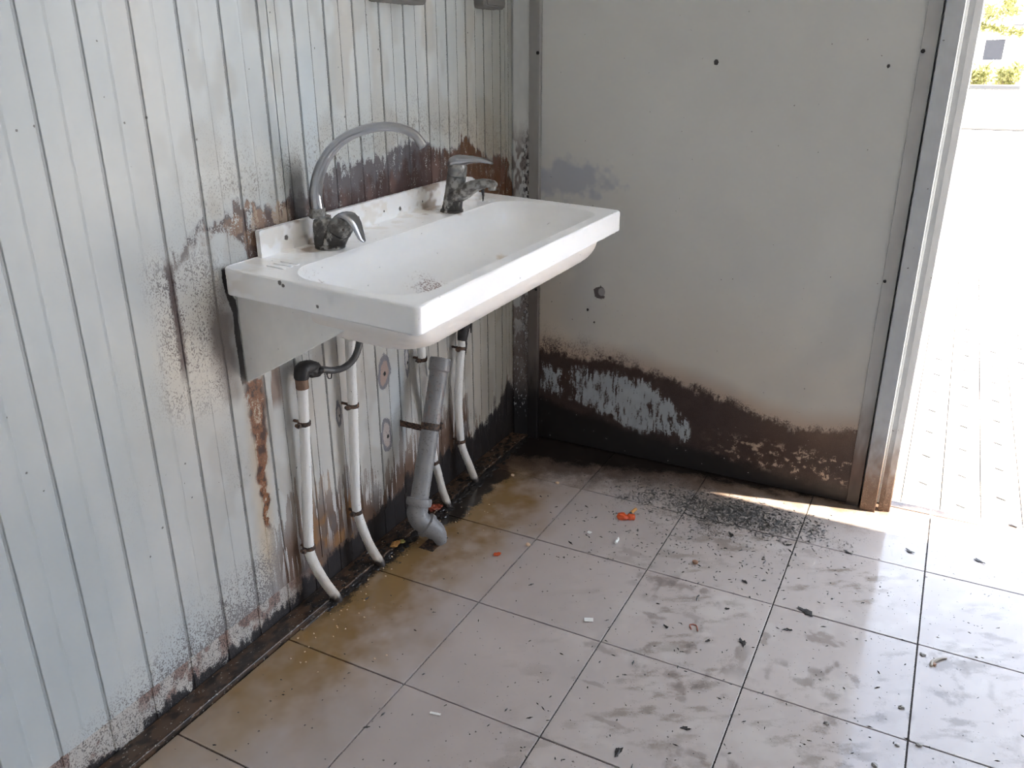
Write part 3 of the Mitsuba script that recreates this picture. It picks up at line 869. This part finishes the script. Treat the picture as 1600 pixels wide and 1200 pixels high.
pipe('leftmost white pipe, topped by a rusty nipple and black elbow',
     [(-.020, .158, .585), (-.026, .155, .45), (-.030, .146, .30), (-.031, .136, .18), (-.027, .137, .135), (-.012, .152, .070), (.008, .172, .010), (.010, .174, .000)], .0125, (.487, .168))
pipe('second white pipe from the left, rising behind the basin bowl',
     [(-.020, .338, .640), (-.022, .332, .47), (-.026, .325, .30), (-.029, .322, .19), (-.024, .328, .135), (-.008, .338, .065), (.012, .352, .008), (.0135, .353, .000)], .0125, (.477, .172))
pipe('third white pipe from the left, half hidden behind the grey drain pipe',
     [(-.025, .648, .640), (-.026, .655, .47), (-.030, .688, .25), (-.030, .698, .155), (-.024, .703, .120), (-.008, .703, .055), (.010, .702, .008), (.011, .702, .000)], .0118, (.48, .145))
pipe('rightmost white pipe, its top wrapped in black tape',
     [(-.022, .866, .480), (-.022, .848, .40), (-.024, .838, .28), (-.026, .848, .16), (-.022, .856, .115), (-.006, .868, .055), (.006, .876, .008), (.0065, .8765, .000)], .0122, (.455, .152))

# black elbow, nipple and hose from the first pipe
hs = thing('supply_hose', 'dark braided hose from a black elbow on the leftmost pipe up under the basin', 'hose')
obj('nipple', lathe([(.0145, .578), (.0150, .580), (.0150, .600), (.0135, .602)], 20, at=(-.020, .158, 0)), 'brass_old', hs, 35, label='rusty brass nipple')
el = cat(tube(catmull([(-.020, .158, .601), (-.020, .160, .614), (-.020, .168, .622), (-.019, .185, .620), (-.018, .210, .612)], 6), [.0165, .0175, .0185, .0175, .017, .0125], 16),
         [lump(.013, (-.020 + .002 * k, .160 + .011 * k, .618 - .003 * k), k, (1, 1.1, 1), 2, .3) for k in range(5)])
obj('elbow', el, 'black_tape', hs, 60)
obj('hose', tube(catmull([(-.018, .205, .612), (-.017, .235, .598), (-.010, .258, .590), (.002, .282, .591), (.012, .305, .605), (.016, .322, .628), (.018, .335, .67), (.018, .338, .73)], 8), .0082, 14), 'hose_braid', hs, 60)
obj('tape_end', tube(catmull([(-.017, .240, .590), (-.016, .243, .575), (-.015, .252, .571), (-.015, .256, .582)], 5), .0014, 8), 'black_tape', hs, 60)

# taped fitting on the right-hand pipe
ft = thing('pipe_fitting', 'black taped fitting with dangling ends on top of the rightmost pipe', 'pipe fitting')
obj('body', cat(tube(catmull([(-.022, .866, .481), (-.021, .870, .500), (-.018, .880, .525), (-.012, .893, .545), (-.006, .905, .552)], 6), [.0145, .0165, .0155, .014, .011], 16),
    lump(.016, (-.019, .874, .512), 3, (1, 1, 1.3), 2, .3)), 'black_tape', ft, 60)
obj('nut', lathe([(.013, -.006), (.013, .008)], 6, (.2, .7, .3), (-.006, .904, .552)), 'brass_old', ft)
obj('tape_end', tube([(-.014, .900, .545), (-.013, .905, .520), (-.014, .906, .495)], [.004, .0035, .0015], 8), 'black_tape', ft, 60)
obj('tape_end', tube([(-.012, .866, .50), (-.010, .868, .47), (-.012, .868, .435)], [.004, .004, .001], 8), 'black_tape', ft, 60)

# ------------------------------------------------------------------ grey drain pipe
dp = thing('drain_pipe', 'leaning grey plastic drain pipe with open socket top strapped to wall', 'drain pipe')
A, B = np.array([.022, .676, .492]), np.array([.046, .500, .128])
ax = (A - B) / np.linalg.norm(A - B)
L = np.linalg.norm(A - B)
out = lathe([(.0255, 0), (.0255, L - .045), (.0258, L - .040), (.0295, L - .036), (.0300, L - .034), (.0300, L - .003), (.0285, L)], 32, ax, B)
inn = lathe([(.0255, L - .034), (.0255, L + .01)], 32, ax, B)
obj('pipe', m3m(tm(out) - tm(inn)), 'pvc_grey', dp, 30)
obj('collar', lathe([(.0262, -.012), (.0345, -.010), (.0360, -.004), (.0360, .004), (.0345, .010), (.0262, .012)], 32, ax, B), 'pvc_grey', dp, 35)
E1 = B - ax * .045
dn = np.array([.62, .42, -.66])
dn /= np.linalg.norm(dn)
E2 = E1 + dn * .040
obj('elbow', tube(catmull([B, B - ax * .02, E1 + ax * .012, E1 + dn * .014, E2, E2 + dn * .03], 7), [.0285, .0285, .0290, .0285, .0275, .0275], 26), 'pvc_grey', dp, 60)
obj('collar', lathe([(.0280, -.009), (.0350, -.006), (.0350, .006), (.0280, .009)], 28, dn, E2 - dn * .002), 'pvc_grey', dp, 35)
E3 = E2 + dn * .006
obj('outlet', tube(catmull([E3, E3 + dn * .015, E3 + dn * .032 + (0, 0, -.006), E3 + dn * .042 + (0, 0, -.025)], 7), [.0290, .0285, .0270, .022, .016], 26), 'pvc_grey', dp, 60)
S = B + ax * (L * .52)
obj('strap', lathe([(.0257, -.010), (.0272, -.0095), (.0272, .0095), (.0257, .010)], 28, ax, S), 'rusty', dp, 35, label='rusty strap around the drain pipe')
obj('strap_arm', box(-.0545, S[0] - .010, S[1] - .022, S[1] - .018, S[2] - .008, S[2] + .010, .001), 'rusty', dp)
obj('strap_bolt', box(S[0] + .018, S[0] + .030, S[1] + .010, S[1] + .024, S[2] - .009, S[2] + .009, .002), 'rusty', dp)

fd = thing('floor_drain', 'dark square drain plate in the floor under the drain pipe outlet', 'floor drain')
g = box(.058, .104, .470, .552, -.002, .0016, .0006)
obj('plate', g, 'rusty', fd)

# ------------------------------------------------------------------ litter on the floor
ZF = .0003
GB = 'beans and nuts scattered on the tiles'
for i, (x, y, r, m, lab) in enumerate((
        (.326, .618, .0050, 'bean_cream', 'cream bean on the tile corner right of the floor drain'),
        (.248, .986, .0042, 'bean_cream', 'cream bean on a tile joint between the rightmost pipe and the black crumbs'),
        (.096, .967, .0042, 'bean_cream', 'cream bean close to the wall beyond the rightmost pipe'),
        (.036, .594, .0045, 'bean_cream', 'cream bean between the drain pipe outlet and third pipe'),
        (.767, .746, .0056, 'nut_brown', 'brown nut on the tile right of the white cigarette end'))):
    o = thing('bean', lab, 'bean', GB)
    r *= 1.25
    g = lump(r, (x, y, r * .8), i, (1.15, .95, .85), 3, .12)
    obj('kernel', g, m, o, True)
    obj('eye', lump(r * .25, (x - .3 * r, y - .8 * r, r * .95), i + 3, (1, .5, 1), 1, .1), 'nut_brown' if m == 'bean_cream' else 'crumb_black', o, True)

ct = thing('cigarette_butt', 'tan filter cigarette butt leaning on the red tomato scrap', 'cigarette butt')
d = np.array([.30, .9, .18])
obj('filter', lathe([(.0040, 0), (.0045, .0008), (.0045, .024), (.0040, .0250)], 14, d, (.524, .912, .0058)), 'filter_tan', ct, 40)
obj('ash', lathe([(.0036, -.008), (.0048, -.001), (.0043, .0003)], 10, d, (.524, .912, .0058)), 'crumb_black', ct, 40)
tag(obj('tomato_scrap', cat(lump(.015, (.508, .884, .005), 3, (1.1, .9, .45), 3, .6), lump(.014, (.530, .888, .005), 5, (1, .9, .5), 3, .6), lump(.008, (.518, .876, .007), 9, (1, 1, .7), 2, .4)), 'tomato', None, True),
    'squashed red tomato scrap under the cigarette butt', 'food scrap')
tag(obj('tomato_scrap', cat(lump(.007, (.269, .535, .004), 6, (1, .8, .6), 3, .5), lump(.005, (.275, .541, .005), 2, (1, 1, .8), 2, .4)), 'tomato', None, True),
    'small orange scrap on the tile right of the drain outlet', 'food scrap')
tag(obj('tomato_scrap', cat(lump(.014, (-.012, .655, .014), 8, (.9, 1.1, .7), 3, .5), lump(.011, (-.004, .672, .012), 4, (1, 1, .7), 3, .5)), 'tomato_shaded', None, True),
    'red scrap in the channel behind the drain pipe', 'food scrap')
pe = thing('peel_scrap', 'orange and yellow peel scrap in the channel left of the drain pipe outlet', 'food scrap')
obj('flesh', lump(.014, (.000, .438, .012), 5, (.7, 1.2, .35), 3, .6), 'peel_orange', pe, True)
obj('rind', lump(.009, (.008, .462, .010), 7, (.9, 1.0, .4), 3, .6), 'peel_yellow', pe, True)
ce2 = thing('cigarette_end', 'white crumpled cigarette end standing before the cigarette butt', 'cigarette butt')
obj('paper', tube(catmull([(.541, .739, .0042), (.540, .748, .0044), (.541, .756, .004), (.539, .764, .0042)], 5), [.0036, .0042, .0036, .003], 12), 'scrap_white', ce2, 60)
obj('tail', tube([(.539, .763, .0042), (.5385, .770, .006)], [.002, .0006], 8), 'scrap_white', ce2, 60)
for (x, y, a, w, h, lab) in ((.605, .389, .4, .011, .007, 'folded white paper scrap on the middle tiles'), (.453, .759, -.3, .006, .006, 'tiny white paper flake left of the white cigarette end'),
                             (.44, -.045, .2, .012, .003, 'thin white shaving on a joint in the foreground')):
    g = box(-w, w, -h, h, 0, .0012, .0004)
    v = g.vertices
    v[:, 2] += .0022 * np.abs(v[:, 0] / w) ** 1.0
    g.vertices = v
    g.apply_transform(trimesh.transformations.rotation_matrix(a, [0, 0, 1]))
    g.apply_translation([x, y, ZF])
    tag(obj('paper_scrap', g, 'scrap_white'), lab, 'paper scrap', 'white paper scraps on the tiles')
tag(obj('rubber_band', tube(catmull([(.836, .470, .0018), (.829, .483, .002), (.835, .489, .002), (.845, .486, .002), (.852, .470, .0018)], 6), .0016, 8), 'rubber_red', None, 60),
    'reddish bent hook of rubber lying on a tile', 'rubber band')
tw = thing('twig', 'pale bent twig on the glossy tiles at the right', 'twig')
obj('stem', tube(catmull([(1.352, .590, .003), (1.352, .602, .004), (1.366, .622, .004), (1.381, .634, .003)], 6), [.003, .0036, .004, .003, .002], 8), 'twig_tan', tw, 60)
obj('bud', lump(.0045, (1.357, .598, .003), 4, (1, 1.2, .7), 2, .4), 'nut_brown', tw, True)
tag(obj('twig', tube(catmull([(1.600, .990, .002), (1.612, .996, .003), (1.628, 1.001, .002)], 5), .0018, 8), 'twig_tan', None, 60), 'short straight twig near the doorway at the right edge', 'twig')

LEAVES = '''
0.957 0.477 0.013 2.2 large black leaf flake on the tile left of the twig
0.780 0.451 0.007 2.6 black flake just left of the reddish rubber hook
0.892 0.587 0.006 0.4 small black flake beyond the reddish rubber hook
0.915 0.156 0.009 0.2 black flake alone on a foreground tile
0.815 0.035 0.013 1.5 long black flake at the bottom edge of the photo
0.883 0.446 0.006 1.0 small black flake below the reddish rubber hook
0.906 0.722 0.009 2.6 black shred on the tile right of the brown nut
1.070 0.665 0.02 2.7 curled dark leaf lying on a tile joint
1.043 0.574 0.008 0.1 black flake just below the curled dark leaf
1.277 1.075 0.011 2.5 dark flake in the bluish reflection near the doorway
1.126 0.990 0.009 2.6 dark flake on a joint in front of the doorway post
1.447 1.109 0.012 2.6 grey flake on the bright tiles beyond the doorway post
1.534 1.358 0.012 2.8 flake on the sunlit floor at the far right
0.818 0.935 0.012 2.2 black leaf among the crumbs below the partition
0.974 0.955 0.008 0.4 black flake at the right end of the crumbs
'''
PEB = '''
1.169 0.303 0.007 round dark pebble on the lower right tiles
1.302 0.422 0.008 brown pebble in the bluish reflection
1.333 0.623 0.009 pale stone left of the bent twig
1.267 0.232 0.008 dark pebble at the bottom edge of the photo
1.340 0.326 0.008 flat pebble by the joint crossing at lower right
1.302 0.305 0.006 pale pebble left of the joint crossing at lower right
1.136 0.432 0.004 tiny stone at the end of a muddy smear
1.442 0.672 0.004 tiny pebble beyond the bent twig
'''
for k, row in enumerate([r.split() for r in LEAVES.strip().splitlines() if r.strip()]):
    x, y, s_, a = map(float, row[:4])
    lab = ' '.join(row[4:])
    n = 10
    t = np.linspace(0, 2 * np.pi, n, endpoint=False)
    rr = (1 + .35 * np.sin(3 * t + k) + .2 * np.cos(5 * t + 2 * k))
    P = np.c_[np.cos(t) * rr * s_, np.sin(t) * rr * s_ * .45]
    g = trimesh.creation.extrude_polygon(Polygon(P), .0014, engine='earcut')
    v = g.vertices
    v[:, 2] += .0016 * np.abs(v[:, 0] / s_) + .0006
    g.vertices = v
    g.apply_transform(trimesh.transformations.rotation_matrix(a, [0, 0, 1]))
    g.apply_translation([x, y, ZF - .0003])
    tag(obj('leaf_flake', g, 'crumb_black'), lab, 'leaf', 'dark leaf flakes on the tiles')
for k, row in enumerate([r.split() for r in PEB.strip().splitlines() if r.strip()]):
    x, y, s_ = map(float, row[:3])
    tag(obj('pebble', lump(s_ * .6, (x, y, s_ * .25), k, (1.2, .9, .6), 3, .4), 'stone_grey', None, True), ' '.join(row[3:]), 'pebble', 'pebbles on the tiles')

# crumbs that nobody could count
ms = []
for k in range(3200):
    if k < 2400:
        t = rng.random()
        x = .40 + .70 * rng.beta(2.2, 2.0)
        y = 1.135 - .16 * (x - .4) * .25 - abs(rng.normal(0, .085)) + .03 * rng.normal()
        if rng.random() < .45:
            x, y = rng.normal(.82, .10), rng.normal(1.065, .035)
    elif k < 2700:
        x, y = rng.normal(.70, .22), rng.normal(.80, .10)
    else:
        x, y = rng.uniform(.05, 1.9), rng.uniform(-.35, 1.05)
        if rng.random() < .5:
            x = rng.uniform(.6, 1.7)
    if y > 1.2 or x < .02:
        continue
    s_ = rng.uniform(.0012, .0030) * (1.6 if rng.random() < .15 else 1)
    a = rng.uniform(0, 3.14)
    l = s_ * rng.uniform(1.0, 2.6)
    ca, sa = math.cos(a), math.sin(a)
    q = np.array([[l, 0, .0002], [0, s_ * .6, .0002], [-l, 0, .0002], [0, -s_ * .6, .0002], [0, 0, s_ * .7]])
    q[:, :2] = q[:, :2] @ np.array([[ca, sa], [-sa, ca]])
    q += [x, y, ZF]
    ms.append(trimesh.Trimesh(q, [[0, 1, 4], [1, 2, 4], [2, 3, 4], [3, 0, 4], [1, 0, 3], [2, 1, 3]], process=False))
tag(obj('black_crumbs', cat(ms), 'crumb_black'), 'black crumbs and shreds strewn over the tiles below the partition', 'crumbs', None, 'stuff')
ms = [lump(rng.uniform(.0012, .0026), (abs(rng.normal(.02, .06)) + .01, rng.uniform(-.1, .8), .0012), k % 9, (1, 1, .7), 1, .3) for k in range(60)]
tag(obj('pale_crumbs', cat(ms), 'bean_cream'), 'tiny pale crumbs along the wall channel', 'crumbs', None, 'stuff')

# ------------------------------------------------------------------ outside
ZG = -.10
pv = struct('pavement')
obj('bed', box(.9, 5.1, 1.37, 8.7, ZG - .2, ZG - .012), 'joint_sand', pv)
for a in ((-14, .995, 1.37, 46), (5.015, 24, 1.37, 46), (.995, 5.015, 8.60, 46), (2.70, 24, -4, 1.37)):
    obj('slab', box(a[0], a[1], a[2], a[3], ZG - .2, ZG - .002), 'paver_stone', pv)
obj('step', box(1.18, XR, 1.302, 1.37, ZG - .05, -.003, .003), 'plaster', pv)
pw_, pl_ = .118, .236
n_parts, far = 0, []
cells = []
for j in range(0, 30):
    for i in range(0, 34):
        x = 1.0 + i * pw_
        y = 1.38 + j * pl_ + (pl_ / 2 if i % 2 else 0)
        cells.append((math.hypot(x - 1.2, y + 1.17), x, y))
cells.sort()


def paver(x, y):
    g = box(x + .002, x + pw_ - .002, y + .002, y + pl_ - .002, ZG - .014, ZG + rng.uniform(-.001, .001), .003)
    a = trimesh.creation.box(extents=[.030, .006, .004])
    a.apply_transform(trimesh.transformations.rotation_matrix(-.5, [0, 0, 1]))
    a.apply_translation([x + pw_ / 2, y + pl_ / 2, ZG + .001])
    return g, a


notches = []
for k, (_, x, y) in enumerate(cells):
    g, a = paver(x, y)
    if k < 280:
        obj('paver', g, 'paver_stone', pv)
        notches.append(a)
    else:
        far.append(g)
tag(obj('paver_field', cat(far), 'paver_stone', pv), None, None, None, 'stuff')
tag(obj('grip_marks', cat(notches), 'grip_dark', pv), None, None, None, 'stuff')

pt = thing('planter_wall', 'low white wall with a coping across the yard, shrubs behind it', 'wall')
DX = 18.2
obj('wall', box(-3.5, 9.0, DX, DX + .25, ZG, .42, .01), 'plaster', pt)
obj('wall', box(-3.5, 2.02, DX + .25, DX + .50, ZG, .64, .01), 'plaster', pt)
obj('coping', box(-3.5, 2.06, DX + .18, DX + .56, .64, .72, .012), 'coping_stone', pt)
obj('curb', box(-3.5, 9.0, DX - .12, DX, ZG, ZG + .05, .01), 'box_grey', pt)


def leaf_cloud(centres, n, size, seed):
    r = np.random.default_rng(seed)
    V, F = [], []
    for k in range(n):
        c = centres[r.integers(len(centres))]
        p = np.array(c[:3]) + r.normal(0, 1, 3) * c[3] * np.array([.5, .5, .42])
        d = r.normal(0, 1, 3) + [0, 0, .6]
        d /= np.linalg.norm(d)
        w = np.cross(d, r.normal(0, 1, 3))
        w /= np.linalg.norm(w)
        l = size * r.uniform(.6, 1.3)
        b = len(V)
        nn = np.cross(d, w) * l * .12
        V += [p, p + d * l * .5 + w * l * .2 + nn, p + d * l, p + d * l * .5 - w * l * .2 + nn]
        F += [[b, b + 1, b + 2], [b, b + 2, b + 3]]
    return trimesh.Trimesh(np.array(V), np.array(F), process=False)


for k, (cx, lab) in enumerate(((1.30, 'bushy green shrub behind the low wall, next to the doorway edge'), (1.84, 'bushy green shrub behind the low wall, the farther right one')  )):
    s_ = thing('shrub', lab, 'shrub')
    y = DX + 1.0
    cen = [(cx + .13 * math.sin(i * 2.1), y + .12 * math.cos(i * 1.3), .72 + .07 * (i % 5), .10) for i in range(9)]
    obj('foliage', leaf_cloud(cen, 520, .11, 40 + k), 'leaf', s_)
    obj('stems', cat([tube([(cx + .03 * i - .06, y, ZG), (cx + .06 * i - .12, y, .5), (cx + .08 * i - .16, y, .9)], [.014, .010, .004], 6) for i in range(5)]), 'bark', s_)
tr = thing('tree', 'leafy light green tree in front of the white building', 'tree')
tx, ty = 1.58, 24.5
cen = [(tx + .28 * math.sin(i * 2.3), ty + .3 * math.cos(i), 2.20 + .07 * (i % 5), .16) for i in range(7)] + [(tx - .55 + .21 * i, ty, 1.97 - .045 * i, .08) for i in range(6)] + \
      [(tx - .3 + .4 * math.sin(i * 1.7), ty + .6 * math.cos(i * 1.1), 2.9 + .12 * i, .42) for i in range(10)]
obj('foliage', leaf_cloud(cen, 1500, .13, 77), 'leaf', tr)
obj('trunk', tube(catmull([(tx - 1.7, ty, ZG), (tx - 1.6, ty, 1.2), (tx - 1.3, ty, 2.6), (tx - .6, ty, 3.6)], 5), [.11, .09, .07, .03], 10), 'bark', tr, 60)
obj('branch', tube(catmull([(tx - 1.45, ty, 1.9), (tx - .8, ty, 2.15), (tx + .1, ty, 2.25)], 5), [.03, .018, .008], 8), 'bark', tr, 60)

bd = thing('building', 'white rendered building with a dark window across the yard', 'building')
BY = 36.0
obj('wall', box(-9, 22, BY, BY + .3, ZG, 7.0), 'plaster', bd)
obj('ledge', box(2.55, 22, BY - .08, BY, .72, .78), 'box_grey', bd)
obj('ledge', box(2.2, 22, BY - .08, BY, 2.22, 2.29), 'box_grey', bd)
obj('roof_edge', box(-9.2, 22.2, BY - .3, BY + .3, 6.9, 7.1), 'plaster', bd)
for wx in (1.42, 6.6, 10.6):
    w = obj('window', box(wx, wx + .62, BY - .03, BY + .05, 1.10, 1.77, .01), 'window_dark', bd)
    obj('frame', cat(box(wx - .06, wx, BY - .05, BY, 1.04, 1.83), box(wx + .62, wx + .68, BY - .05, BY, 1.04, 1.83), box(wx, wx + .62, BY - .05, BY, 1.77, 1.83), box(wx, wx + .62, BY - .05, BY, 1.04, 1.10)), 'plaster', w)
